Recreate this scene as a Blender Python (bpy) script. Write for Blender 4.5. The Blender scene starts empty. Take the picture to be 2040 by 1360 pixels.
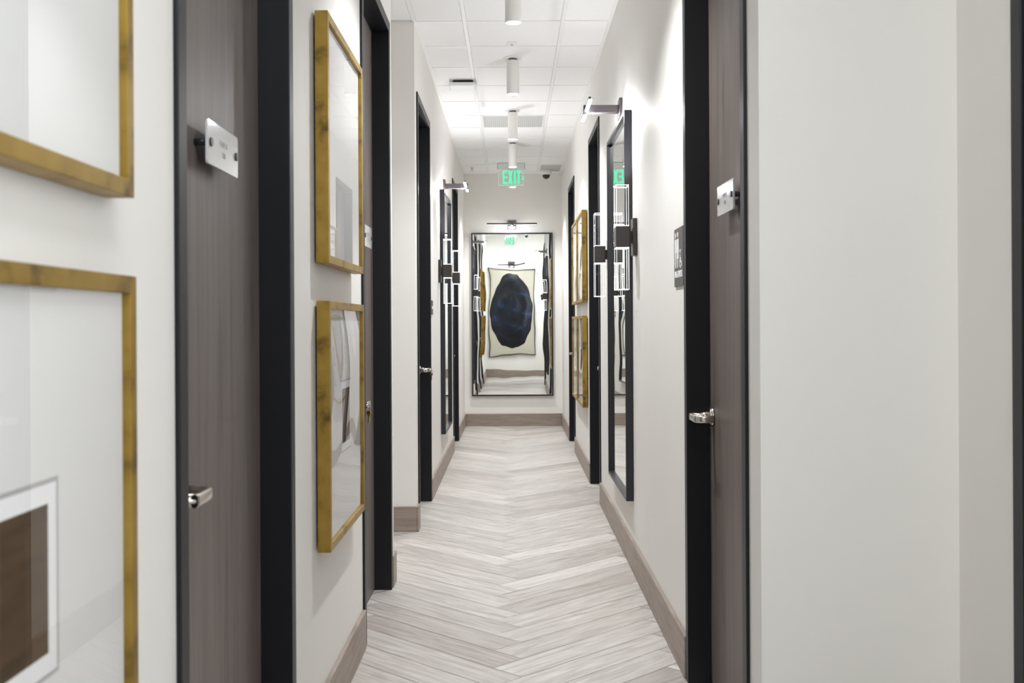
import bpy, bmesh, math, random
from mathutils import Vector, Matrix

random.seed(7)
C = bpy.context.scene
COL = C.collection
PI = math.pi

# ------------------------------------------------------------------ camera
EYE = 1.284
cam_d = bpy.data.cameras.new('camera')
cam = bpy.data.objects.new('camera', cam_d)
COL.objects.link(cam)
cam.location = (0, 0, EYE)
cam.rotation_euler = (PI / 2, 0.0055, 0)
cam_d.sensor_width = 36.0
cam_d.lens = 2167.0 / 2040.0 * 36.0
cam_d.shift_y = -36.0 / 2040.0
cam_d.clip_start = 0.02
cam_d.dof.use_dof = True
cam_d.dof.focus_distance = 6.2
cam_d.dof.aperture_fstop = 6.5
C.camera = cam

# ------------------------------------------------------------------ world, exposure
w = bpy.data.worlds.new('world')
C.world = w
w.use_nodes = True
w.node_tree.nodes['Background'].inputs[0].default_value = (0.9, 0.95, 1.0, 1)
w.node_tree.nodes['Background'].inputs[1].default_value = 0.0
C.view_settings.view_transform = 'Standard'
C.view_settings.look = 'None'
C.view_settings.gamma = 1.0
C.view_settings.use_curve_mapping = False
C.view_settings.exposure = 1.19
try:
    cy = C.cycles
    cy.use_denoising = True
    cy.max_bounces = 14
    cy.diffuse_bounces = 8
    cy.glossy_bounces = 8
    cy.transmission_bounces = 10
    cy.transparent_max_bounces = 16
    cy.caustics_reflective = False
    cy.caustics_refractive = False
    cy.sample_clamp_indirect = 4.0
except Exception:
    pass

# key lighting numbers, tuned together
PENDANT_W = 62.0
PENDANT_COL = (0.96, 0.98, 1.0)
PIC_EMIT = 16.0
SCONCE_W = 9.5
EDGE_EMIT = 1.8
CEIL = 3.161
XL, XR = -0.597, 0.628
YEND = 13.65
YBACK = -1.2
YCORN = 2.755          # corner where the corridor meets the wider near room
XSIDE = 1.13


def area(name, loc, size, power, col, rot=(0, 0, 0), sy=None):
    l = bpy.data.lights.new(name, 'AREA')
    l.shape = 'RECTANGLE'
    l.size = size
    l.size_y = sy or size
    l.energy = power
    l.color = col
    o = bpy.data.objects.new(name, l)
    o.location = loc
    o.rotation_euler = rot
    COL.objects.link(o)
    return o


area('near_fill_top', (0.25, 0.3, CEIL - 0.03), 1.0, 19.0, (0.90, 0.95, 1.0), sy=1.0)  # added fill lamp overhead, no fixture known; brightens the near end
area('near_fill_side', (XSIDE - 0.04, 0.2, 1.6), 1.3, 9.0, (0.90, 0.95, 1.0), rot=(0, PI / 2, 0), sy=1.5)  # added fill lamp at the right wall, no window there; lifts the near left side
area('side_hall_fill', (-1.9, 6.08, CEIL - 0.03), 1.4, 0.6, (1.0, 0.99, 0.96), sy=0.8)  # added weak fill lamp inside the unseen side hall

# ------------------------------------------------------------------ materials
MATS = {}


def mat(name, col, rough=0.5, metal=0.0, spec=0.5, coat=0.0):
    m = bpy.data.materials.new(name)
    m.use_nodes = True
    b = m.node_tree.nodes['Principled BSDF']
    b.inputs['Base Color'].default_value = (*col, 1)
    b.inputs['Roughness'].default_value = rough
    b.inputs['Metallic'].default_value = metal
    b.inputs['Specular IOR Level'].default_value = spec
    b.inputs['Coat Weight'].default_value = coat
    MATS[name] = m
    return m


def nd(m, t):
    return m.node_tree.nodes.new(t)


def ln(m, a, b):
    m.node_tree.links.new(a, b)


def bsdf(m):
    return m.node_tree.nodes['Principled BSDF']


def ramp(m, stops):
    r = nd(m, 'ShaderNodeValToRGB')
    e = r.color_ramp.elements
    while len(e) < len(stops):
        e.new(0.5)
    for i, (p, c) in enumerate(stops):
        e[i].position = p
        e[i].color = (*c, 1)
    return r


def noise_col(m, stops, scale=(1, 1, 1), nscale=5.0, detail=6.0, coord='Object', bump=0.0, bdist=0.002, distort=0.0, nrough=0.55):
    tc = nd(m, 'ShaderNodeTexCoord')
    mp = nd(m, 'ShaderNodeMapping')
    mp.inputs['Scale'].default_value = scale
    ln(m, tc.outputs[coord], mp.inputs['Vector'])
    n = nd(m, 'ShaderNodeTexNoise')
    n.inputs['Scale'].default_value = nscale
    n.inputs['Detail'].default_value = detail
    n.inputs['Roughness'].default_value = nrough
    n.inputs['Distortion'].default_value = distort
    ln(m, mp.outputs[0], n.inputs['Vector'])
    r = ramp(m, stops)
    ln(m, n.outputs['Fac'], r.inputs[0])
    ln(m, r.outputs[0], bsdf(m).inputs['Base Color'])
    if bump:
        b = nd(m, 'ShaderNodeBump')
        b.inputs['Strength'].default_value = bump
        b.inputs['Distance'].default_value = bdist
        ln(m, n.outputs['Fac'], b.inputs['Height'])
        ln(m, b.outputs[0], bsdf(m).inputs['Normal'])
    return n, r


def emis(name, col, s):
    m = bpy.data.materials.new(name)
    m.use_nodes = True
    nt = m.node_tree
    nt.nodes.clear()
    e = nt.nodes.new('ShaderNodeEmission')
    e.inputs[0].default_value = (*col, 1)
    e.inputs[1].default_value = s
    o = nt.nodes.new('ShaderNodeOutputMaterial')
    nt.links.new(e.outputs[0], o.inputs[0])
    MATS[name] = m
    return m


# paint
m = mat('wall_paint', (0.70, 0.672, 0.63), 0.55, spec=0.35)
noise_col(m, [(0.3, (0.815, 0.798, 0.766)), (0.7, (0.83, 0.813, 0.781))], nscale=3.0, bump=0.05, bdist=0.0006)
m = mat('ceiling_tile', (0.84, 0.84, 0.83), 0.85, spec=0.2)
noise_col(m, [(0.35, (0.88, 0.88, 0.88)), (0.65, (0.91, 0.91, 0.91))], nscale=160.0, detail=3, bump=0.08, bdist=0.001)
mat('grid_white', (0.86, 0.86, 0.85), 0.45)
mat('white_metal', (0.80, 0.79, 0.77), 0.4)
mat('white_plastic', (0.85, 0.85, 0.84), 0.4)
m = mat('black_paint', (0.0055, 0.0062, 0.009), 0.42, spec=0.38)
m = mat('black_metal', (0.016, 0.016, 0.02), 0.36, spec=0.5)
mat('dark_gap', (0.02, 0.02, 0.02), 0.8)
mat('bronze', (0.055, 0.047, 0.042), 0.35, metal=0.55)
mat('lamp_metal', (0.16, 0.14, 0.15), 0.3, metal=0.8)
mat('nickel', (0.62, 0.58, 0.53), 0.22, metal=1.0)
mat('brass', (0.72, 0.55, 0.22), 0.28, metal=1.0)
m = mat('gold_leaf', (0.5, 0.34, 0.1), 0.42, metal=0.55)
noise_col(m, [(0.30, (0.12, 0.072, 0.014)), (0.45, (0.32, 0.20, 0.033)), (0.75, (0.41, 0.268, 0.056))], scale=(3, 3, 3), nscale=4.5, detail=7, bump=0.1, bdist=0.0008)
# mirror
mat('mirror_glass', (0.90, 0.91, 0.89), 0.0, metal=1.0)
mat('paper', (0.74, 0.735, 0.72), 0.7)
mat('print_brown', (0.105, 0.062, 0.03), 0.6)
noise_col(MATS['print_brown'], [(0.3, (0.05, 0.027, 0.010)), (0.7, (0.095, 0.055, 0.024))], scale=(2, 2, 14), nscale=4)
mat('print_white', (0.86, 0.86, 0.86), 0.6)
mat('print_grey', (0.42, 0.41, 0.40), 0.6)

# picture glazing: a clear sheet that reflects more at grazing angles


def glazing(name, f0, gain):
    """clear sheet: transparent head-on, reflecting more towards grazing (same from both sides)"""
    m = bpy.data.materials.new(name)
    m.use_nodes = True
    nt = m.node_tree
    nt.nodes.clear()
    N = nt.nodes.new
    L = nt.links.new

    def math_(op, a, b=None):
        n = N('ShaderNodeMath')
        n.operation = op
        for k, v in enumerate((a, b)):
            if v is None:
                continue
            if isinstance(v, (int, float)):
                n.inputs[k].default_value = v
            else:
                L(v, n.inputs[k])
        return n.outputs[0]
    g = N('ShaderNodeNewGeometry')
    d = N('ShaderNodeVectorMath')
    d.operation = 'DOT_PRODUCT'
    L(g.outputs['Normal'], d.inputs[0])
    L(g.outputs['Incoming'], d.inputs[1])
    c = math_('ABSOLUTE', d.outputs['Value'])
    p = math_('POWER', math_('SUBTRACT', 1.0, c), 5.0)
    f = math_('ADD', math_('MULTIPLY', p, gain), f0)
    t = N('ShaderNodeBsdfTransparent')
    gl = N('ShaderNodeBsdfGlossy')
    gl.inputs['Roughness'].default_value = 0.0
    mx = N('ShaderNodeMixShader')
    L(f, mx.inputs[0])
    L(t.outputs[0], mx.inputs[1])
    L(gl.outputs[0], mx.inputs[2])
    o = N('ShaderNodeOutputMaterial')
    L(mx.outputs[0], o.inputs[0])
    MATS[name] = m
    return m


glazing('picture_glass', 0.075, 0.88)
glazing('clear_sheet', 0.07, 0.8)
glazing('crystal', 0.03, 0.35)
m = mat('acrylic_plate', (0.62, 0.62, 0.62), 0.07, spec=0.6, coat=0.5)

# wood of the doors: dark grey-brown, vertical grain
m = mat('door_wood', (0.13, 0.105, 0.1), 0.42, spec=0.4)
noise_col(m, [(0.28, (0.075, 0.058, 0.053)), (0.42, (0.135, 0.110, 0.101)), (0.60, (0.165, 0.138, 0.127)), (0.8, (0.20, 0.170, 0.158))],
          scale=(16, 16, 0.8), nscale=1.6, detail=9, distort=0.6, nrough=0.65, bump=0.06, bdist=0.0006)
# baseboard wood, streaks along its length
m = mat('baseboard_wood', (0.3, 0.24, 0.2), 0.45)
noise_col(m, [(0.25, (0.20, 0.155, 0.125)), (0.5, (0.30, 0.245, 0.205)), (0.75, (0.38, 0.32, 0.275))],
          scale=(1.4, 1.4, 22), nscale=2.4, detail=8, distort=0.5, nrough=0.6)

# floor planks
m = mat('floor_planks', (0.6, 0.56, 0.52), 0.42, spec=0.4)
uv = nd(m, 'ShaderNodeUVMap')
uv.uv_map = 'grain'
mp = nd(m, 'ShaderNodeMapping')
mp.inputs['Scale'].default_value = (1.5, 19.0, 1)
ln(m, uv.outputs[0], mp.inputs[0])
n1 = nd(m, 'ShaderNodeTexNoise')
n1.inputs['Scale'].default_value = 2.2
n1.inputs['Detail'].default_value = 9
n1.inputs['Roughness'].default_value = 0.62
n1.inputs['Distortion'].default_value = 0.9
ln(m, mp.outputs[0], n1.inputs['Vector'])
rr = ramp(m, [(0.28, (0.33, 0.297, 0.272)), (0.40, (0.44, 0.407, 0.38)), (0.52, (0.525, 0.495, 0.467)), (0.70, (0.63, 0.607, 0.585))])
ln(m, n1.outputs['Fac'], rr.inputs[0])
at = nd(m, 'ShaderNodeAttribute')
at.attribute_name = 'tone'
r2 = ramp(m, [(0.0, (0.70, 0.665, 0.64)), (0.5, (0.92, 0.905, 0.89)), (1.0, (1.10, 1.10, 1.09))])
ln(m, at.outputs['Fac'], r2.inputs[0])
mixc = nd(m, 'ShaderNodeMix')
mixc.data_type = 'RGBA'
mixc.blend_type = 'MULTIPLY'
mixc.inputs[0].default_value = 1.0
ln(m, rr.outputs[0], mixc.inputs[6])
ln(m, r2.outputs[0], mixc.inputs[7])
ln(m, mixc.outputs[2], bsdf(m).inputs['Base Color'])
bp = nd(m, 'ShaderNodeBump')
bp.inputs['Strength'].default_value = 0.08
bp.inputs['Distance'].default_value = 0.001
ln(m, n1.outputs['Fac'], bp.inputs['Height'])
ln(m, bp.outputs[0], bsdf(m).inputs['Normal'])

# perforated grille
m = mat('grille_metal', (0.6, 0.6, 0.59), 0.5)
tc = nd(m, 'ShaderNodeTexCoord')
vo = nd(m, 'ShaderNodeTexVoronoi')
vo.inputs['Scale'].default_value = 55.0
vo.inputs['Randomness'].default_value = 0.0
ln(m, tc.outputs['Object'], vo.inputs['Vector'])
rg = ramp(m, [(0.26, (0.38, 0.38, 0.38)), (0.40, (0.60, 0.60, 0.59))])
ln(m, vo.outputs['Distance'], rg.inputs[0])
ln(m, rg.outputs[0], bsdf(m).inputs['Base Color'])

# signs
mat('sign_taupe', (0.085, 0.072, 0.066), 0.45)
mat('sign_white', (0.85, 0.85, 0.85), 0.5)
mat('sign_text_grey', (0.33, 0.33, 0.34), 0.5)
mat('dome_black', (0.008, 0.008, 0.009), 0.12, spec=0.6)
mat('sign_housing', (0.78, 0.80, 0.79), 0.4)
emis('exit_green', (0.09, 0.60, 0.34), 0.72)
emis('exit_edge', (0.40, 0.70, 0.56), 0.8)
emis('lamp_lens', (1.0, 0.985, 0.96), 9.0)
emis('lamp_strip', (0.95, 0.96, 1.0), PIC_EMIT)
emis('lamp_strip_dim', (0.95, 0.96, 1.0), 5.0)
emis('crystal_edge', (0.95, 0.97, 1.0), EDGE_EMIT)

# made-up dark relief standing in for the blob in the reflected mirror
m = mat('navy_relief', (0.01, 0.015, 0.03), 0.38, spec=0.35)
noise_col(m, [(0.45, (0.003, 0.004, 0.007)), (0.58, (0.005, 0.009, 0.02)), (0.66, (0.014, 0.03, 0.085)), (0.76, (0.07, 0.08, 0.11))],
          nscale=3.2, detail=4, distort=1.0)
m = mat('cream_panel', (0.52, 0.49, 0.40), 0.3)  # pale ground of the made-up relief, in place of mirror glass


# ------------------------------------------------------------------ mesh helpers
def box(bm, x0, x1, y0, y1, z0, z1, mi=0):
    vs = [bm.verts.new((x, y, z)) for x in (x0, x1) for y in (y0, y1) for z in (z0, z1)]
    for q in ((0, 1, 3, 2), (4, 6, 7, 5), (0, 4, 5, 1), (2, 3, 7, 6), (0, 2, 6, 4), (1, 5, 7, 3)):
        f = bm.faces.new([vs[i] for i in q])
        f.material_index = mi
    return vs


def cyl(bm, c, axis, r, h, seg=24, r2=None, smooth=True):
    """cylinder from centre of its base c along axis for h"""
    a = Vector(axis).normalized()
    rot = a.to_track_quat('Z', 'Y').to_matrix().to_4x4()
    M = Matrix.Translation(Vector(c) + a * h / 2) @ rot
    g = bmesh.ops.create_cone(bm, cap_ends=True, segments=seg, radius1=r, radius2=r if r2 is None else r2, depth=h, matrix=M)
    for v in g['verts']:
        for f in v.link_faces:
            if len(f.verts) == 4:
                f.smooth = smooth
    return g['verts']


def sweep(bm, pts, rx, rz, seg=14):
    """rounded bar along a polyline lying in a horizontal plane: half thickness rx, half height rz"""
    rings = []
    P = [Vector(p) for p in pts]
    for i, p in enumerate(P):
        d = (P[min(i + 1, len(P) - 1)] - P[max(i - 1, 0)]).normalized()
        side = Vector((0, 0, 1)).cross(d).normalized()
        ring = []
        for k in range(seg):
            t = 2 * PI * k / seg
            c, s = math.cos(t), math.sin(t)
            c = math.copysign(abs(c) ** 0.6, c)
            s = math.copysign(abs(s) ** 0.6, s)
            ring.append(bm.verts.new(p + side * rx * c + Vector((0, 0, 1)) * rz * s))
        rings.append(ring)
    for a, b in zip(rings, rings[1:]):
        for k in range(seg):
            f = bm.faces.new((a[k], a[(k + 1) % seg], b[(k + 1) % seg], b[k]))
            f.smooth = True
    bm.faces.new(rings[0][::-1])
    bm.faces.new(rings[-1])


def poly(bm, pts, y0, y1):
    """extrude an x-z outline between y0 and y1"""
    a = [bm.verts.new((x, y0, z)) for x, z in pts]
    b = [bm.verts.new((x, y1, z)) for x, z in pts]
    n = len(pts)
    bm.faces.new(a)
    bm.faces.new(b[::-1])
    for i in range(n):
        bm.faces.new((a[i], b[i], b[(i + 1) % n], a[(i + 1) % n]))


def obj(name, bm, mats, parent=None, bevel=0.0, bseg=2, loc=(0, 0, 0)):
    if name in ('glazing', 'mirror_sheet', 'print'):
        bm.normal_update()
        for f in bm.faces:
            if f.normal.y > 0:
                f.normal_flip()
    elif name != 'floor':
        bmesh.ops.recalc_face_normals(bm, faces=bm.faces)
    me = bpy.data.meshes.new(name)
    bm.to_mesh(me)
    bm.free()
    if isinstance(mats, str):
        mats = [mats]
    for k in mats:
        me.materials.append(MATS[k])
    o = bpy.data.objects.new(name, me)
    o.location = loc
    COL.objects.link(o)
    if parent:
        o.parent = parent
    if bevel:
        md = o.modifiers.new('bevel', 'BEVEL')
        md.width = bevel
        md.segments = bseg
        md.limit_method = 'ANGLE'
        md.angle_limit = math.radians(50)
    return o


def nb():
    return bmesh.new()


def one(name, mats, parent, boxes, bevel=0.0):
    bm = nb()
    for b in boxes:
        box(bm, *b)
    return obj(name, bm, mats, parent, bevel)


def thing(name, label, cat, loc, rotz=0.0, group=None):
    o = bpy.data.objects.new(name, None)
    o.empty_display_size = 0.1
    COL.objects.link(o)
    o.location = loc
    o.rotation_euler = (0, 0, rotz)
    o['label'] = label
    o['category'] = cat
    if group:
        o['group'] = group
    return o


def dup(root, label, loc, rotz=None):
    r = root.copy()
    COL.objects.link(r)
    r.location = loc
    if rotz is not None:
        r.rotation_euler = (0, 0, rotz)
    r['label'] = label
    for ch in list(root.children):
        c = ch.copy()
        COL.objects.link(c)
        c.parent = r
        for g in list(ch.children):
            d = g.copy()
            COL.objects.link(d)
            d.parent = c
    return r


def struct(o, label=None):
    o['kind'] = 'structure'
    if label:
        o['label'] = label
    return o


# wall frames: local x runs along the wall, local -y points out of the wall, z up
RL, RR, RE, RB = PI / 2, -PI / 2, 0.0, PI


def on_left(y, z=0.0, x=XL):
    return (x, y, z)


def on_right(y, z=0.0, x=XR):
    return (x, y, z)


# ------------------------------------------------------------------ shell
FW = 0.05              # door frame face width
DTOP = 2.75
TH = 0.16
# (side, wall x, outer y0, outer y1)
DOORS = {
    'L1': (-1, XL, 1.924, 2.94), 'L2': (-1, XL, 4.31, 5.305), 'L3': (-1, XL, 6.86, 7.915), 'L4': (-1, XL, 10.95, 11.95),
    'R1': (1, XR, 2.892, 3.915), 'R2': (1, XR, 7.715, 8.735), 'R3': (1, XR, 10.81, 11.88), 'R0': (1, XSIDE, 1.42, 2.440),
}


def side_wall(name, xin, s, y0, y1, openings):
    bm = nb()
    xa, xb = sorted((xin, xin + s * TH))
    y = y0
    for a, b in sorted(openings):
        a, b = a + 0.012, b - 0.012
        box(bm, xa, xb, y, a, 0, CEIL + 0.06)
        box(bm, xa, xb, a, b, DTOP - 0.012, CEIL + 0.06)
        y = b
    box(bm, xa, xb, y, y1, 0, CEIL + 0.06)
    return struct(obj(name, bm, 'wall_paint'))


def ops(*ks):
    return [(DOORS[k][2], DOORS[k][3]) for k in ks]


YHALL0, YHALL1, XHALL = 5.43, 6.74, -3.2
side_wall('wall_left', XL, -1, YBACK - TH, YHALL0, ops('L1', 'L2'))
side_wall('wall_left.001', XL, -1, YHALL1, YEND + TH, ops('L3', 'L4'))
side_wall('wall_right', XR, 1, YCORN, YEND + TH, ops('R1', 'R2', 'R3'))
side_wall('wall_right.001', XSIDE, 1, YBACK - TH, YCORN + TH, ops('R0'))
for nm, b in (
        ('wall_end', (XL, XR, YEND, YEND + TH, 0, CEIL + 0.06)),
        ('wall_back', (XL, XSIDE, YBACK - TH, YBACK, 0, CEIL + 0.06)),
        ('wall_corner', (XR + TH, XSIDE, YCORN, YCORN + TH, 0, CEIL + 0.06)),
        ('wall_hall_near', (XHALL, XL - TH, YHALL0 - TH, YHALL0, 0, CEIL + 0.06)),
        ('wall_hall_far', (XHALL, XL - TH, YHALL1, YHALL1 + TH, 0, CEIL + 0.06)),
        ('wall_hall_end', (XHALL - TH, XHALL, YHALL0 - TH, YHALL1 + TH, 0, CEIL + 0.06))):
    bm = nb()
    box(bm, *b)
    struct(obj(nm, bm, 'wall_paint'))

# ---- floor of herringbone planks (one mesh, each plank a slab face with its own tone)
W_, N_ = 0.152, 6
bm = nb()
uvl = bm.loops.layers.uv.new('grain')
tone = bm.faces.layers.float.new('tone')
RX0, RY0 = 0.03, 4.165
c45 = math.cos(PI / 4)
G = 0.0012


def w2(u, v):
    u, v = u * W_, v * W_
    return (RX0 + c45 * (u - v), RY0 + c45 * (u + v))


def plank(u0, v0, du, dv):
    cx, cyy = w2(u0 + du / 2, v0 + dv / 2)
    ok = (-0.8 - 0.5 < cx < 1.3 + 0.4 and YBACK - 0.6 < cyy < YEND + 0.6) or (XHALL - 0.5 < cx < 0 and YHALL0 - 0.7 < cyy < YHALL1 + 0.7)
    if not ok:
        return
    g = G / W_
    cs = [(u0 + g, v0 + g), (u0 + du - g, v0 + g), (u0 + du - g, v0 + dv - g), (u0 + g, v0 + dv - g)]
    f = bm.faces.new([bm.verts.new((*w2(a, b), 0.0)) for a, b in cs])
    ox, oy = random.uniform(0, 50), random.uniform(0, 50)
    f[tone] = min(1, max(0, random.gauss(0.52, 0.24)))
    for lp, (a, b) in zip(f.loops, cs):
        if du > dv:
            lp[uvl].uv = (ox + (a - u0) * W_, oy + (b - v0) * W_)
        else:
            lp[uvl].uv = (ox + (b - v0) * W_, oy + (a - u0) * W_)


for k in range(-90, 120):
    for mm in range(-4, 5):
        plank(k + 2 * N_ * mm, k, N_, 1)
        plank(k - 1 + 2 * N_ * mm, k, 1, N_)
# keep planks inside the rooms
for co, no in (((0, YEND + 0.05, 0), (0, 1, 0)), ((0, YBACK - 0.05, 0), (0, -1, 0)), ((XSIDE + 0.15, 0, 0), (1, 0, 0)), ((XHALL - 0.05, 0, 0), (-1, 0, 0))):
    bmesh.ops.bisect_plane(bm, geom=bm.verts[:] + bm.edges[:] + bm.faces[:], plane_co=co, plane_no=no, clear_outer=True)
fl = struct(obj('floor', bm, 'floor_planks'))
bm = nb()
box(bm, XHALL - 0.1, XSIDE + 0.2, YBACK - 0.1, YEND + 0.1, -0.06, -0.0015)
mat('grout', (0.46, 0.42, 0.39), 0.8)
obj('floor_joint', bm, 'grout', fl)

# ---- ceiling of lay-in tiles
bm = nb()
gb = nb()
ROW0, T = 6.76, 0.61
ys = [YBACK] + [ROW0 + T * k for k in range(-13, 12) if YBACK + 0.1 < ROW0 + T * k < YEND - 0.02] + [YEND]
xs_c = [XL, -0.285, 0.325, XR]
xs_n = [XL, -0.285, 0.325, 0.935, XSIDE]
GRILLE = []


def tile(x0, x1, y0, y1):
    e = 0.0115
    box(bm, x0 + e, x1 - e, y0 + e, y1 - e, CEIL, CEIL + 0.015)


for a, b in zip(ys, ys[1:]):
    near = a < YCORN - 0.01
    xs = xs_n if near else xs_c
    for x0, x1 in zip(xs, xs[1:]):
        gr = (abs(a - (ROW0 + 5 * T)) < 0.01 and x0 == -0.285) or (abs(a - (ROW0 + 10 * T)) < 0.01 and x0 == 0.325)
        if gr:
            GRILLE.append((x0, x1, a, b))
        else:
            tile(x0, x1, a, b)
    xm = XSIDE if near else XR
    box(gb, XL, xm, a - 0.011, a + 0.011, CEIL - 0.003, CEIL + 0.02)
for x in (-0.285, 0.325):
    box(gb, x - 0.011, x + 0.011, YBACK, YEND, CEIL - 0.0034, CEIL + 0.02)
box(gb, 0.924, 0.946, YBACK, YCORN, CEIL - 0.0034, CEIL + 0.02)
for x0, x1, y0, y1 in ((XL, XL + 0.02, YBACK, YHALL0), (XL, XL + 0.02, YHALL1, YEND), (XR - 0.02, XR, YCORN, YEND), (XL, XR, YEND - 0.02, YEND), (XR, XSIDE, YCORN - 0.02, YCORN)):
    box(gb, x0, x1, y0, y1, CEIL - 0.005, CEIL + 0.02)
# side hall ceiling
for k in range(4):
    x1 = XL - 0.61 * k
    for a, b in ((YHALL0, 6.15), (6.15, YHALL1)):
        tile(x1 - 0.61, x1, a, b)
    box(gb, x1 - 0.011, x1 + 0.011, YHALL0, YHALL1, CEIL - 0.003, CEIL + 0.02)
box(gb, XHALL, XL, 6.139, 6.161, CEIL - 0.0034, CEIL + 0.02)
tile(XHALL, XL - 0.61 * 4, YHALL0, YHALL1)
ce = struct(obj('ceiling', bm, 'ceiling_tile', bevel=0.003, bseg=1))
obj('ceiling_grid', gb, 'grid_white', ce)
bm = nb()
box(bm, XHALL - 0.1, XSIDE + 0.2, YBACK - 0.2, YEND + 0.2, CEIL + 0.021, CEIL + 0.06)
obj('ceiling_void', bm, 'grid_white', ce)

# ---- baseboards
BH, BT = 0.154, 0.014


def base(side, x0, x1, y0, y1):
    bm = nb()
    box(bm, min(x0, x1), max(x0, x1), min(y0, y1), max(y0, y1), 0, BH)
    return struct(obj('baseboard_' + side, bm, 'baseboard_wood', bevel=0.003, bseg=1))


E = 0.0005
for a, b in ((YBACK, 1.924), (2.94, 4.31), (5.305, YHALL0 + BT), (YHALL1 - BT, 6.86), (7.915, 10.95), (11.95, YEND)):
    base('left', XL, XL + BT, a + E, b - E)
for a, b in ((YCORN - BT, 2.892), (3.915, 7.715), (8.735, 10.81), (11.88, YEND)):
    base('right', XR - BT, XR, a + E, b - E)
base('right', XSIDE - BT, XSIDE, YBACK, 1.42 - E)
base('right', XSIDE - BT, XSIDE, 2.44 + E, YCORN - BT)
base('end', XL + BT, XR - BT, YEND - BT, YEND)
base('back', XL + BT, XSIDE - BT, YBACK, YBACK + BT)
base('corner', XR, XSIDE, YCORN - BT, YCORN)
base('hall', XHALL, XL, YHALL1 - BT, YHALL1)
base('hall', XHALL, XL, YHALL0, YHALL0 + BT)


# ---- doors
def door(num, key, latch, label, lever=True):
    s, xw, y0, y1 = DOORS[key]
    yc = (y0 + y1) / 2
    hw = (y1 - y0) / 2
    t = thing('door_%d' % num, label, 'door', (xw, yc, 0), RL if s < 0 else RR)
    t['kind'] = 'structure'
    bm = nb()
    D0, D1 = -0.0095, 0.17
    for sg in (-1, 1):
        xa, xb = sorted((sg * hw, sg * (hw - FW)))
        box(bm, xa, xb, D0, D1, 0, DTOP)
        xa, xb = sorted((sg * (hw - FW), sg * (hw - FW - 0.016)))
        box(bm, xa, xb, 0.121, 0.15, 0, DTOP - FW)
    box(bm, -(hw - FW), hw - FW, D0, D1, DTOP - FW, DTOP)
    box(bm, -(hw - FW - 0.016), hw - FW - 0.016, 0.121, 0.15, DTOP - FW - 0.016, DTOP - FW)
    obj('frame', bm, 'black_paint', t, bevel=0.0022)
    lf = obj('door_leaf', nb_box(-(hw - FW - 0.003), hw - FW - 0.003, 0.0735, 0.119, 0.008, DTOP - FW - 0.003), 'door_wood', t, bevel=0.002)
    bm = nb()
    box(bm, -(hw - FW), hw - FW, 0.10, 0.17, 0, 0.004)
    obj('threshold', bm, 'bronze', t)
    near = -1 if s < 0 else 1           # local x sign of the near side
    ls = near if latch == 'near' else -near
    if lever:
        x = ls * (hw - FW - 0.066)
        h = 0.955
        bm = nb()
        dirx = -ls
        pts = [(x - dirx * 0.012, -0.003, h), (x, -0.0035, h), (x + dirx * 0.05, -0.004, h), (x + dirx * 0.085, -0.003, h)]
        for a in range(1, 7):
            q = a / 6 * PI / 2
            pts.append((x + dirx * (0.085 + 0.03 * math.sin(q)), -0.003 + 0.03 * (1 - math.cos(q)), h))
        pts.append((x + dirx * 0.115, 0.055, h))
        sweep(bm, pts, 0.0065, 0.0125)
        cyl(bm, (x, 0.0735, h), (0, -1, 0), 0.0125, 0.08)
        hd = obj('lever_handle', bm, 'nickel', t)
        bm = nb()
        cyl(bm, (x, 0.0735, h), (0, -1, 0), 0.034, 0.010, 32)
        cyl(bm, (x, 0.0635, h), (0, -1, 0), 0.034, 0.006, 32, r2=0.024)
        cyl(bm, (x, 0.058, h), (0, -1, 0), 0.02, 0.03, 24, r2=0.014)
        obj('rose', bm, 'nickel', hd)
    return t


def nb_box(*b):
    bm = nb()
    box(bm, *b)
    return bm


door(1, 'L1', 'near', 'dark wood door in black frame nearest on the left, beside the closest gold frames')
door(2, 'L2', 'near', 'dark wood door in black frame on the left with a brass key hanging at its lever')
door(3, 'L3', 'far', 'black framed door on the left just past the side hall opening')
door(4, 'L4', 'near', 'black framed door on the left nearest the end wall')
door(5, 'R1', 'far', 'dark wood door in black frame nearest on the right, beside the restroom sign')
door(6, 'R2', 'near', 'black framed door on the right between the tall black mirror and the far gold frames')
door(7, 'R3', 'far', 'black framed door on the right nearest the end wall')
door(8, 'R0', 'far', 'black framed door at the extreme right edge of the photo', lever=False)


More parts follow.
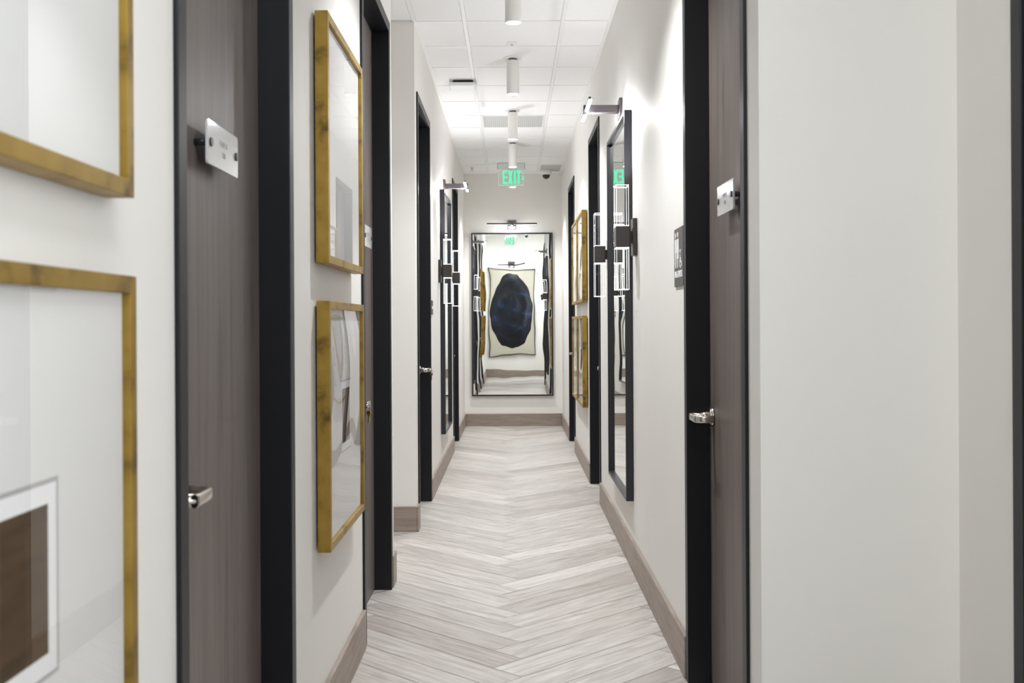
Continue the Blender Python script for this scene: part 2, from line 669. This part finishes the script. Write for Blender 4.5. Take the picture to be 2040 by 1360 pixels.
# ------------------------------------------------------------------ pendants
def pendant_build(label, loc):
    t = thing('cylinder_downlight', label, 'ceiling light', loc, 0, 'white cylinder downlights along the corridor')
    bm = nb()
    cyl(bm, (0, 0, 0), (0, 0, -1), 0.064, 0.009, 40)
    obj('canopy', bm, 'white_metal', t, bevel=0.002)
    bm = nb()
    cyl(bm, (0, 0, -0.009), (0, 0, -1), 0.03, 0.014, 24)
    obj('neck', bm, 'lamp_metal', t)
    # hollow body, open at the bottom
    bm = nb()
    prof = [(0.0, -0.022), (0.0425, -0.022), (0.044, -0.024), (0.044, -0.257), (0.043, -0.259), (0.0395, -0.259), (0.039, -0.25), (0.0, -0.25)]
    N = 48
    rings = []
    for r, z in prof:
        if r == 0:
            rings.append([bm.verts.new((0, 0, z))])
        else:
            rings.append([bm.verts.new((r * math.cos(2 * PI * k / N), r * math.sin(2 * PI * k / N), z)) for k in range(N)])
    for a, b in zip(rings, rings[1:]):
        for k in range(N):
            if len(a) == 1:
                f = bm.faces.new((a[0], b[k], b[(k + 1) % N]))
            elif len(b) == 1:
                f = bm.faces.new((a[k], a[(k + 1) % N], b[0]))
            else:
                f = bm.faces.new((a[k], a[(k + 1) % N], b[(k + 1) % N], b[k]))
                f.smooth = True
    o = obj('lamp_body', bm, 'white_metal', t)
    md = o.modifiers.new('es', 'EDGE_SPLIT')
    md.split_angle = math.radians(40)
    bm = nb()
    cyl(bm, (0, 0, -0.2555), (0, 0, -1), 0.0393, 0.002, 40)
    obj('lens', bm, 'lamp_lens', t)
    ld = bpy.data.lights.new('downlight_beam', 'SPOT')
    ld.energy = PENDANT_W
    ld.color = PENDANT_COL
    ld.spot_size = math.radians(128)
    ld.spot_blend = 0.75
    ld.shadow_soft_size = 0.035
    lo = bpy.data.objects.new('beam', ld)
    lo.location = (0, 0, -0.266)
    COL.objects.link(lo)
    lo.parent = t
    return t


PX = 0.016
p0 = pendant_build('white cylinder downlight cut off by the top edge, the largest and nearest', (PX, 5.86, CEIL))
for y, lb in ((7.69, 'white cylinder downlight second from the top, behind the small sensor plate'),
              (9.58, 'white cylinder downlight third from the top, in front of the ceiling grille'),
              (11.27, 'white cylinder downlight overlapping the top of the exit sign'),
              (12.93, 'white cylinder downlight farthest away, its lit lens showing below the exit sign'),
              (4.02, 'white cylinder downlight just above the top edge of the photo by the near doors'),
              ):
    dup(p0, lb, (PX, y, CEIL))


# ------------------------------------------------------------------ mirrors
def ring_frame(bm, w, h, fw, yf, yb, lip=0.0):
    """mitred rectangular ring standing on z=0, centred on x"""
    o = [(-w / 2, 0), (w / 2, 0), (w / 2, h), (-w / 2, h)]
    i = [(-w / 2 + fw, fw), (w / 2 - fw, fw), (w / 2 - fw, h - fw), (-w / 2 + fw, h - fw)]
    V = {}
    for nm, pts in (('o', o), ('i', i)):
        for y, q in ((yf, 'f'), (yb, 'b')):
            V[nm + q] = [bm.verts.new((x, y, z)) for x, z in pts]
    for k in range(4):
        j = (k + 1) % 4
        bm.faces.new((V['of'][k], V['of'][j], V['if'][j], V['if'][k]))
        bm.faces.new((V['ob'][k], V['ib'][k], V['ib'][j], V['ob'][j]))
        bm.faces.new((V['of'][k], V['ob'][k], V['ob'][j], V['of'][j]))
        bm.faces.new((V['if'][k], V['if'][j], V['ib'][j], V['ib'][k]))


def mirror(label, loc, rotz, w, h, bow=False):
    t = thing('wall_mirror', label, 'mirror', loc, rotz, 'tall black framed mirrors')
    bm = nb()
    ring_frame(bm, w, h, 0.018, -0.0395, -0.001)
    obj('frame', bm, 'black_metal', t, bevel=0.0015)
    bm = nb()
    nx, nz = (36, 72) if bow else (1, 1)
    ww, hh = w - 0.036, h - 0.036
    R = 94.0
    grid = []
    for a in range(nz + 1):
        row = []
        for b in range(nx + 1):
            x = -ww / 2 + ww * b / nx
            z = -hh / 2 + hh * a / nz
            y = -0.02
            if bow:
                # slightly bowed sheet with faint ripples, as old acrylic mirrors have
                y += -(x * x + z * z) / (2 * R) - 0.0044 * z
                y += 0.000075 * math.sin(9.5 * z + 1.0) * math.cos(7 * x) + 0.00004 * math.sin(21 * z + 5 * x) + 0.00003 * math.sin(26 * x - 7 * z)
            row.append(bm.verts.new((x, y, z + h / 2)))
        grid.append(row)
    for a in range(nz):
        for b in range(nx):
            f = bm.faces.new((grid[a][b], grid[a][b + 1], grid[a + 1][b + 1], grid[a + 1][b]))
            f.smooth = True
    obj('mirror_sheet', bm, 'mirror_glass', t)
    bm = nb()
    box(bm, -ww / 2, ww / 2, -0.010, -0.001, 0.018, h - 0.018)
    obj('backing', bm, 'dark_gap', t)
    return t


mirror('black framed mirror on the end wall under the exit sign', (0.005, YEND, 0.376), RE, 1.02, 2.042, bow=True)
mirror('tall black framed mirror on the right wall between two crystal sconces', on_right(6.175, 0.357), RR, 1.05, 2.033)
mirror('tall black framed mirror on the left wall beyond the side hall', on_left(9.59, 0.362), RL, 1.02, 2.045)


def point_light(name, parent, loc, power, rad):
    ld = bpy.data.lights.new(name, 'POINT')
    ld.energy = power
    ld.color = (0.97, 0.98, 1.0)
    ld.shadow_soft_size = rad
    lo = bpy.data.objects.new(name, ld)
    lo.location = loc
    COL.objects.link(lo)
    lo.parent = parent
    return lo


# ------------------------------------------------------------------ picture lights
def picture_light(label, loc, rotz, watts, strip='lamp_strip'):
    t = thing('picture_light', label, 'wall light', loc, rotz, 'picture lights over the mirrors')
    one('backplate', 'lamp_metal', t, [(-0.054, 0.054, -0.018, 0, -0.057, 0.057)], bevel=0.003)
    one('arm', 'lamp_metal', t, [(-0.021, 0.021, -0.196, -0.018, -0.022, 0.022)], bevel=0.002)
    bars = [(-0.31, 0.31, -0.208, -0.196, -0.004, 0.009)]
    if strip != 'lamp_strip':
        bars = [(-0.31, 0.31, -0.2085, -0.190, -0.004, 0.006), (-0.31, 0.31, -0.2085, -0.2072, -0.014, -0.004)]
    one('bar', 'black_metal', t, bars)
    one('diffuser', strip, t, [(-0.308, -0.0225, -0.207, -0.190, -0.013, -0.0045), (0.0225, 0.308, -0.207, -0.190, -0.013, -0.0045)])
    point_light('glow', t, (0, -0.165, -0.027), watts, 0.008)
    one('end_cap', 'black_metal', t, [(-0.022, 0.022, -0.216, -0.1965, -0.024, 0.022)], bevel=0.002)
    return t


picture_light('picture light with a thin black bar above the end wall mirror', (0.005, YEND, 2.52), RE, 0.9, 'lamp_strip_dim')
picture_light('glowing picture light on a grey arm high on the right wall above the tall mirror', on_right(6.175, 2.495), RR, 5.0)
picture_light('glowing picture light on a grey arm on the left wall above the left mirror', on_left(9.59, 2.495), RL, 3.5)
picture_light('picture light above the made-up navy relief, seen only in the end mirror', (0.0, YBACK, 2.52), RB, 0.3, 'lamp_strip_dim')


# ------------------------------------------------------------------ sconces
def sconce_build(label, loc, rotz):
    t = thing('crystal_sconce', label, 'wall light', loc, rotz, 'crystal block sconces beside the mirrors')
    one('backplate', 'bronze', t, [(-0.05, 0.05, -0.022, 0, -0.093, 0.093)], bevel=0.002)
    one('stem', 'bronze', t, [(-0.02, 0.02, -0.04, -0.022, -0.03, 0.03)])
    one('housing', 'bronze', t, [(-0.06, 0.06, -0.107, -0.04, -0.052, 0.052)], bevel=0.002)
    for z0, z1 in ((0.0525, 0.260), (-0.265, -0.0525)):
        x0, x1, y0, y1 = -0.056, 0.056, -0.104, -0.043
        c = one('crystal_block', 'crystal', t, [(x0, x1, y0, y1, z0, z1)])
        bm = nb()
        q = 0.0009
        for x in (x0, x1):
            for y in (y0, y1):
                box(bm, x - q * 0.5, x + q * 0.5, y - q * 0.5, y + q * 0.5, z0, z1)
        q = 0.0024
        for z in (z0 + q, z1 - q):
            for y in (y0, y1):
                box(bm, x0, x1, y - q * 0.5, y + q * 0.5, z - q * 0.5, z + q * 0.5)
            for x in (x0, x1):
                box(bm, x - q * 0.5, x + q * 0.5, y0, y1, z - q * 0.5, z + q * 0.5)
        obj('lit_edge', bm, 'crystal_edge', c)
    ld = bpy.data.lights.new('uplight', 'SPOT')
    ld.energy = SCONCE_W
    ld.color = (0.97, 0.98, 1.0)
    ld.spot_size = math.radians(165)
    ld.spot_blend = 1.0
    ld.shadow_soft_size = 0.012
    lo = bpy.data.objects.new('uplight', ld)
    lo.location = (0, -0.0735, 0.245)
    lo.rotation_euler = (PI + 0.5, 0, 0)
    COL.objects.link(lo)
    lo.parent = t
    return t


ZS = 1.714
s0 = sconce_build('crystal block sconce on the right wall at the near edge of the mirror', on_right(5.48, ZS), RR)
dup(s0, 'crystal block sconce on the right wall at the far edge of the mirror', on_right(6.87, ZS))
dup(s0, 'crystal block sconce on the left wall at the near edge of the left mirror', on_left(8.90, ZS), RL)
sf = dup(s0, 'crystal block sconce on the left wall at the far edge of the left mirror', on_left(10.28, ZS), RL)
for ch in sf.children:
    if ch.type == 'LIGHT':
        ch.data = ch.data.copy()
        ch.data.energy = SCONCE_W * 1.7


# ------------------------------------------------------------------ gold framed pictures
def gold_picture(label, loc, rotz, lower, group, wavy=0.0, S=0.762):
    t = thing('gold_picture_frame', label, 'framed picture', loc, rotz, group)
    bm = nb()
    ring_frame(bm, S, S, 0.025, -0.046, -0.006)
    obj('frame', bm, 'gold_leaf', t, bevel=0.0015)
    # print: a white sheet; the lower prints carry a brown block with a white border
    bm = nb()
    I = S / 2 - 0.025
    zi0, zi1 = 0.025, S - 0.025
    y = -0.033
    if lower:
        far = 1 if rotz > 0 else -1
        bx0, bx1 = sorted((far * (S / 2 - 0.279), far * (S / 2 - 0.445)))
        xs = [-I, bx0 - 0.03, bx0 - 0.024, bx0, bx1, bx1 + 0.024, bx1 + 0.03, I]
        zs = [zi0, 0.264, 0.270, 0.294, 0.475, 0.499, 0.505, zi1]
        for a in range(7):
            for b in range(7):
                f = bm.faces.new([bm.verts.new(p) for p in ((xs[a], y, zs[b]), (xs[a + 1], y, zs[b]), (xs[a + 1], y, zs[b + 1]), (xs[a], y, zs[b + 1]))])
                d = max(abs(a - 3), abs(b - 3))
                f.material_index = {0: 1, 1: 2, 2: 3, 3: 0}[d]
    else:
        bm.faces.new([bm.verts.new(p) for p in ((-I, y, zi0), (I, y, zi0), (I, y, zi1), (-I, y, zi1))])
    bmesh.ops.remove_doubles(bm, verts=bm.verts, dist=1e-5)
    obj('print', bm, ['paper', 'print_brown', 'print_white', 'print_grey'], t)
    bm = nb()
    n = 60 if wavy else 1
    g = []
    for a in range(n + 1):
        row = []
        for b in range(n + 1):
            x = -I + 2 * I * a / n
            z = zi0 + (zi1 - zi0) * b / n
            yy = -0.039
            if wavy:
                yy += wavy * (math.sin(11 * x + 2.0 * math.cos(6 * z)) * (0.3 + (z / S)) + 0.5 * math.sin(17 * z + 4 * x))
            row.append(bm.verts.new((x, yy, z)))
        g.append(row)
    for a in range(n):
        for b in range(n):
            f = bm.faces.new((g[a][b], g[a + 1][b], g[a + 1][b + 1], g[a][b + 1]))
            f.smooth = True
    obj('glazing', bm, 'picture_glass', t)
    one('backing', 'dark_gap', t, [(-I, I, -0.030, -0.004, zi0, zi1)])
    return t


ZU, ZLW = 1.470, 0.594
gl, gr = 'gold framed pictures on the left wall', 'gold framed pictures on the right wall'
gold_picture('gold framed picture at the top left corner of the photo, upper of the nearest pair', on_left(1.21, ZU), RL, False, gl)
gold_picture('gold framed picture at the bottom left corner of the photo, lower of the nearest pair', on_left(1.217, ZLW), RL, True, gl)
gold_picture('gold framed picture on the left between two doors, upper one reflecting a downlight', on_left(3.662, ZU), RL, False, gl)
gold_picture('gold framed picture on the left between two doors, lower one near the hanging key', on_left(3.668, ZLW), RL, True, gl, wavy=0.0011)
for y, wh in ((9.375, 'nearer'), (10.185, 'farther')):
    gold_picture('gold framed picture on the right wall, upper row, %s of the two' % wh, on_right(y, ZU - 0.01), RR, False, gr, wavy=0.0004)
    gold_picture('gold framed picture on the right wall, lower row, %s of the two' % wh, on_right(y, ZLW - 0.01), RR, True, gr, wavy=0.0004)


# ------------------------------------------------------------------ exit signs
def exit_sign(label, loc, rotz):
    t = thing('exit_sign', label, 'exit sign', loc, rotz)
    one('housing', 'sign_housing', t, [(-0.158, 0.158, -0.022, 0.022, -0.070, 0)], bevel=0.003)
    for sg in (-0.1605, 0.158):
        one('clip', 'black_metal', t, [(sg, sg + 0.0025, -0.023, 0.023, -0.066, -0.004)])
    pn = one('panel', 'clear_sheet', t, [(-0.1475, 0.1475, -0.003, 0.003, -0.255, -0.070)], bevel=0.002)
    one('panel_edge', 'exit_edge', pn, [(-0.149, -0.1475, -0.003, 0.003, -0.253, -0.072), (0.1475, 0.149, -0.003, 0.003, -0.253, -0.072), (-0.146, 0.146, -0.003, 0.003, -0.2575, -0.2555)])
    bm = nb()
    y0, y1 = -0.0045, -0.0032
    zb, zt = -0.243, -0.083
    H = zt - zb

    def r(x0, x1, z0, z1):
        box(bm, x0, x1, y0, y1, zb + z0 * H, zb + z1 * H)
    # E
    x = -0.101
    r(x, x + 0.022, 0, 1)
    for a, b in ((0, 0.155), (0.43, 0.57), (0.845, 1)):
        r(x + 0.022, x + 0.056, a, b)
    # X
    x = -0.037
    sw = 0.023
    for p in ([(x, zb), (x + sw, zb), (x + 0.058, zt), (x + 0.058 - sw, zt)], [(x, zt), (x + sw, zt), (x + 0.058, zb), (x + 0.058 - sw, zb)]):
        poly(bm, p, y0 - (0.0002 if p[0][1] == zt else 0), y1)
    # I
    r(0.030, 0.053, 0, 1)
    # T
    r(0.062, 0.114, 0.845, 1)
    r(0.0765, 0.0995, 0, 0.845)
    # chevron
    zc = zb + H * 0.47
    poly(bm, [(0.116, zc + 0.024), (0.126, zc + 0.028), (0.1445, zc), (0.126, zc - 0.028), (0.116, zc - 0.024), (0.130, zc)], y0, y1)
    obj('letters', bm, 'exit_green', t)
    return t


exit_sign('green lit EXIT sign hanging from the ceiling before the end wall', (0.0, 12.74, CEIL - 0.003), RE)
exit_sign('green EXIT sign seen only as a reflection in the end mirror', (-0.02, -0.85, CEIL - 0.003), RB)


# ------------------------------------------------------------------ small ceiling devices
def dome_camera(label, loc):
    t = thing('dome_camera', label, 'security camera', loc)
    bm = nb()
    cyl(bm, (0, 0, 0), (0, 0, -1), 0.066, 0.04, 40)
    cyl(bm, (0, 0, -0.04), (0, 0, -1), 0.066, 0.018, 40, r2=0.05)
    obj('base', bm, 'white_plastic', t, bevel=0.003)
    bm = nb()
    bmesh.ops.create_uvsphere(bm, u_segments=32, v_segments=20, radius=0.047, matrix=Matrix.Translation((0, 0, -0.062)))
    bmesh.ops.bisect_plane(bm, geom=bm.verts[:] + bm.edges[:] + bm.faces[:], plane_co=(0, 0, -0.057), plane_no=(0, 0, 1), clear_outer=True)
    for f in bm.faces:
        f.smooth = True
    obj('dome', bm, 'dome_black', t)
    return t


dome_camera('white ceiling camera with a black dome right of the exit sign', (0.43, 13.35, CEIL))
dome_camera('black domed ceiling camera seen only in the end mirror', (0.33, -0.85, CEIL))

t = thing('wireless_access_point', 'flat white rounded box mounted under the left side of the ceiling', 'access point', (-0.375, 8.45, CEIL - 0.003))
one('bracket', 'dark_gap', t, [(-0.07, 0.085, -0.07, 0.07, -0.018, 0)])
bm = nb()
box(bm, -0.102, 0.102, -0.102, 0.102, -0.048, -0.018)
obj('casing', bm, 'white_plastic', t, bevel=0.014, bseg=4)


def sprinkler(label, loc):
    t = thing('sprinkler_head', label, 'sprinkler', loc, 0, 'fire sprinklers on the ceiling')
    bm = nb()
    cyl(bm, (0, 0, 0), (0, 0, -1), 0.035, 0.004, 28)
    obj('escutcheon', bm, 'white_metal', t)
    bm = nb()
    cyl(bm, (0, 0, -0.004), (0, 0, -1), 0.008, 0.022, 12)
    for sx in (-1, 1):
        box(bm, sx * 0.010 - 0.002, sx * 0.010 + 0.002, -0.002, 0.002, -0.045, -0.018)
    cyl(bm, (0, 0, -0.045), (0, 0, -1), 0.016, 0.002, 20)
    obj('deflector', bm, 'nickel', t)
    return t


sprinkler('small sprinkler head on the ceiling below the second downlight', (0.02, 8.75, CEIL))
sprinkler('small sprinkler head at the far left of the ceiling near the end wall', (-0.47, 13.05, CEIL))

t = thing('occupancy_sensor', 'small rectangular sensor plate on the ceiling above the second downlight', 'sensor', (0.01, 7.31, CEIL))
one('plate', 'white_plastic', t, [(-0.036, 0.036, -0.055, 0.055, -0.008, 0)], bevel=0.002)
bm = nb()
cyl(bm, (0, -0.01, -0.008), (0, 0, -1), 0.008, 0.006, 16)
obj('eye', bm, 'nickel', t)

for i, (x0, x1, y0, y1) in enumerate(GRILLE):
    cx, cyy = (x0 + x1) / 2, (y0 + y1) / 2
    t = thing('air_grille', ['perforated grey air grille in the middle of the ceiling behind the third downlight',
                             'half width grey air grille in the ceiling right corner before the end wall'][i], 'air vent', (cx, cyy, CEIL), 0)
    hx, hy = (x1 - x0) / 2 - 0.012, (y1 - y0) / 2 - 0.012
    bm = nb()
    for b in ((-hx, hx, -hy, -hy + 0.02), (-hx, hx, hy - 0.02, hy), (-hx, -hx + 0.02, -hy + 0.02, hy - 0.02), (hx - 0.02, hx, -hy + 0.02, hy - 0.02)):
        box(bm, *b, -0.003, 0.012)
    obj('rim', bm, 'white_metal', t)
    one('face', 'grille_metal', t, [(-hx + 0.02, hx - 0.02, -hy + 0.02, hy - 0.02, 0, 0.010)])


# ------------------------------------------------------------------ signs
def rounded(w, h, r, n=5):
    pts = []
    for cx, cz, a0 in ((w / 2 - r, h / 2 - r, 0), (-w / 2 + r, h / 2 - r, 90), (-w / 2 + r, -h / 2 + r, 180), (w / 2 - r, -h / 2 + r, 270)):
        for k in range(n + 1):
            a = math.radians(a0 + 90 * k / n)
            pts.append((cx + r * math.cos(a), cz + r * math.sin(a)))
    return pts


def door_plaque(label, loc, rotz):
    t = thing('door_plaque', label, 'door sign', loc, rotz, 'clear plaques on the doors')
    bm = nb()
    poly(bm, rounded(0.25, 0.095, 0.008), -0.034, -0.028)
    obj('plate', bm, 'acrylic_plate', t, bevel=0.001)
    for sx in (-0.105, 0.105):
        bm = nb()
        cyl(bm, (sx, 0, 0), (0, -1, 0), 0.0085, 0.028, 20)
        cyl(bm, (sx, -0.034, 0), (0, -1, 0), 0.0095, 0.004, 20)
        obj('standoff', bm, 'black_metal', t)
    # two rows of tiny engraved lettering, too small to read
    bm = nb()
    rnd = random.Random(3)
    for z, n in ((0.010, 9), (-0.014, 4)):
        wd = 0.0075
        for k in range(n):
            x = (k - (n - 1) / 2) * wd
            box(bm, x - 0.0026, x + 0.0026, -0.0345, -0.034, z - 0.006, z - 0.0042)
            box(bm, x - 0.0026, x - 0.0014, -0.0345, -0.034, z - 0.0042, z + 0.006)
            if rnd.random() > 0.4:
                box(bm, x + 0.0014, x + 0.0026, -0.0345, -0.034, z - 0.0042, z + 0.006)
    obj('lettering', bm, 'sign_text_grey', t)
    return t


LEAF = 0.0735
door_plaque('clear acrylic plaque on the nearest left door', on_left(2.41, 1.672, XL - LEAF), RL)
door_plaque('clear acrylic plaque on the left door with the hanging key', on_left(4.83, 1.672, XL - LEAF), RL)
door_plaque('clear acrylic plaque on the nearest right door', on_right(3.40, 1.672, XR + LEAF), RR)

# restroom sign
t = thing('restroom_sign', 'taupe restroom sign with white figures on the right wall beside the black door frame', 'sign', on_right(4.055, 1.419), RR)
one('plate', 'sign_taupe', t, [(-0.106, 0.106, -0.006, 0, 0, 0.218)], bevel=0.001)


def disc(bm, cx, cz, r, y0, y1, n=20):
    poly(bm, [(cx + r * math.cos(2 * PI * k / n), cz + r * math.sin(2 * PI * k / n)) for k in range(n)], y0, y1)


PY0, PY1 = -0.0072, -0.006
bm = nb()
# two standing figures: trousers and dress
cx = -0.064
disc(bm, cx, 0.192, 0.0105, PY0, PY1)
poly(bm, [(cx - 0.019, 0.172), (cx - 0.014, 0.178), (cx + 0.014, 0.178), (cx + 0.019, 0.172), (cx + 0.019, 0.128), (cx + 0.012, 0.126), (cx + 0.012, 0.070), (cx + 0.0015, 0.070),
          (cx + 0.0015, 0.118), (cx - 0.0015, 0.118), (cx - 0.0015, 0.070), (cx - 0.012, 0.070), (cx - 0.012, 0.126), (cx - 0.019, 0.128)], PY0, PY1)
cx = -0.014
disc(bm, cx, 0.192, 0.0105, PY0, PY1)
poly(bm, [(cx - 0.013, 0.178), (cx + 0.013, 0.178), (cx + 0.019, 0.168), (cx + 0.026, 0.128), (cx + 0.019, 0.126), (cx + 0.014, 0.150), (cx + 0.022, 0.104), (cx + 0.010, 0.104),
          (cx + 0.010, 0.070), (cx + 0.0015, 0.070), (cx + 0.0015, 0.104), (cx - 0.0015, 0.104), (cx - 0.0015, 0.070), (cx - 0.010, 0.070), (cx - 0.010, 0.104), (cx - 0.022, 0.104),
          (cx - 0.014, 0.150), (cx - 0.019, 0.126), (cx - 0.026, 0.128), (cx - 0.019, 0.168)], PY0, PY1)
# wheelchair figure
cx = 0.052
disc(bm, cx - 0.008, 0.128, 0.008, PY0, PY1)
poly(bm, [(cx - 0.013, 0.117), (cx - 0.004, 0.117), (cx - 0.003, 0.104), (cx + 0.012, 0.104), (cx + 0.012, 0.098), (cx - 0.002, 0.098), (cx, 0.093), (cx + 0.018, 0.093), (cx + 0.028, 0.074),
          (cx + 0.022, 0.072), (cx + 0.014, 0.086), (cx - 0.010, 0.086)], PY0, PY1)
R0, R1 = 0.018, 0.022
arc = [math.radians(a) for a in range(130, 361, 15)]
poly(bm, [(cx - 0.001 + R1 * math.cos(a), 0.088 + R1 * math.sin(a)) for a in arc] + [(cx - 0.001 + R0 * math.cos(a), 0.088 + R0 * math.sin(a)) for a in reversed(arc)], PY0, PY1)
obj('figures', bm, 'sign_white', t)


def text_mesh(name, body, size, matn, parent, loc, rot=(PI / 2, 0, 0), sx=1.0):
    cu = bpy.data.curves.new(name, 'FONT')
    cu.body = body
    cu.size = size
    cu.align_x = 'CENTER'
    cu.align_y = 'CENTER'
    cu.extrude = 0.0006
    cu.offset = size * 0.02
    o = bpy.data.objects.new(name + '_src', cu)
    COL.objects.link(o)
    bpy.context.view_layer.update()
    dg = bpy.context.evaluated_depsgraph_get()
    me = bpy.data.meshes.new_from_object(o.evaluated_get(dg))
    bpy.data.objects.remove(o)
    me.name = name
    me.materials.clear()
    me.materials.append(MATS[matn])
    q = bpy.data.objects.new(name, me)
    q.location = loc
    q.rotation_euler = rot
    q.scale = (sx, 1, 1)
    COL.objects.link(q)
    q.parent = parent
    return q


text_mesh('lettering', 'ALL GENDER', 0.034, 'sign_white', t, (0.0, -0.0066, 0.044), sx=0.92)

t = thing('room_sign', 'small taupe room sign on the left wall past the third door', 'sign', on_left(8.05, 1.352), RL)
one('plate', 'sign_taupe', t, [(-0.075, 0.075, -0.009, 0, 0, 0.105)], bevel=0.001)
one('name_strip', 'sign_white', t, [(-0.06, 0.06, -0.0105, -0.009, 0.042, 0.062)])


# ------------------------------------------------------------------ keys
def key_ring(label, loc, rotz, sc=1.0):
    t = thing('key_ring', label, 'key', loc, rotz)
    bm = nb()
    N, K = 28, 8
    R, r = 0.012, 0.0013
    rings = []
    for a in range(N):
        ta = 2 * PI * a / N
        rings.append([bm.verts.new(((R + r * math.cos(2 * PI * b / K)) * math.cos(ta), r * math.sin(2 * PI * b / K), (R + r * math.cos(2 * PI * b / K)) * math.sin(ta))) for b in range(K)])
    for a in range(N):
        for b in range(K):
            f = bm.faces.new((rings[a][b], rings[(a + 1) % N][b], rings[(a + 1) % N][(b + 1) % K], rings[a][(b + 1) % K]))
            f.smooth = True
    obj('ring', bm, 'nickel', t)
    bm = nb()
    out = [(-0.012, -0.017), (-0.008, -0.0125), (0.008, -0.0125), (0.012, -0.017), (0.0115, -0.024), (0.006, -0.031), (0.0045, -0.034), (0.0045, -0.036), (0.0038, -0.040), (0.0045, -0.043),
           (0.0032, -0.047), (0.0045, -0.051), (0.0038, -0.056), (0.0045, -0.059), (0.001, -0.064), (-0.003, -0.061), (-0.003, -0.034), (-0.006, -0.031), (-0.0115, -0.024)]
    poly(bm, out, -0.0012, 0.0012)
    obj('key', bm, 'brass', t)
    bm = nb()
    cyl(bm, (0, 0.003, 0.012), (0, 1, 0), 0.007, 0.016, 16)
    obj('lock_key', bm, 'nickel', t)
    return t


key_ring('brass key hanging on a ring from the lever of the second left door', (-0.583, 4.415, 0.944), RL + 0.9)
key_ring('small key hanging from the lever of the left door past the side hall', (-0.578, 7.79, 0.944), RL + 0.9)

# ------------------------------------------------------------------ made-up relief for the dark blob reflected in the end mirror
t = thing('mirror_blob_standin', 'made-up dark navy oval relief in a black frame, standing in for the mirror reflected in the end mirror', 'stand-in', (0.0, YBACK, 0.47), RB)
bm = nb()
ring_frame(bm, 1.02, 1.94, 0.016, -0.04, -0.001)
obj('frame', bm, 'black_metal', t)
one('panel', 'cream_panel', t, [(-0.494, 0.494, -0.02, -0.001, 0.016, 1.924)])
bm = nb()
N, M = 72, 14
rows = [[bm.verts.new((0, -0.075, 0.955))]]
for a in range(1, M + 1):
    q = a / M
    row = []
    for k in range(N):
        th = 2 * PI * k / N
        rx = 0.468 * (1 - 0.07 * math.sin(th))
        rz = 0.85 + 0.03 * math.sin(th)
        wob = 1 + 0.012 * math.sin(5 * th + 0.6) + 0.01 * math.sin(11 * th) + 0.010 * math.sin(17 * th + 2)
        dep = 0.02 + 0.06 * math.sqrt(max(0, 1 - q * q)) + (0.012 * math.sin(13 * q + 2 * th) + 0.006 * math.sin(5 * th + 9 * q)) * (1 - q ** 4) * q
        row.append(bm.verts.new((q * rx * wob * math.cos(th), -dep, 0.955 + q * rz * wob * math.sin(th))))
    rows.append(row)
for a, b in zip(rows, rows[1:]):
    for k in range(N):
        if len(a) == 1:
            bm.faces.new((a[0], b[k], b[(k + 1) % N]))
        else:
            bm.faces.new((a[k], b[k], b[(k + 1) % N], a[(k + 1) % N]))
obj('relief', bm, 'navy_relief', t)
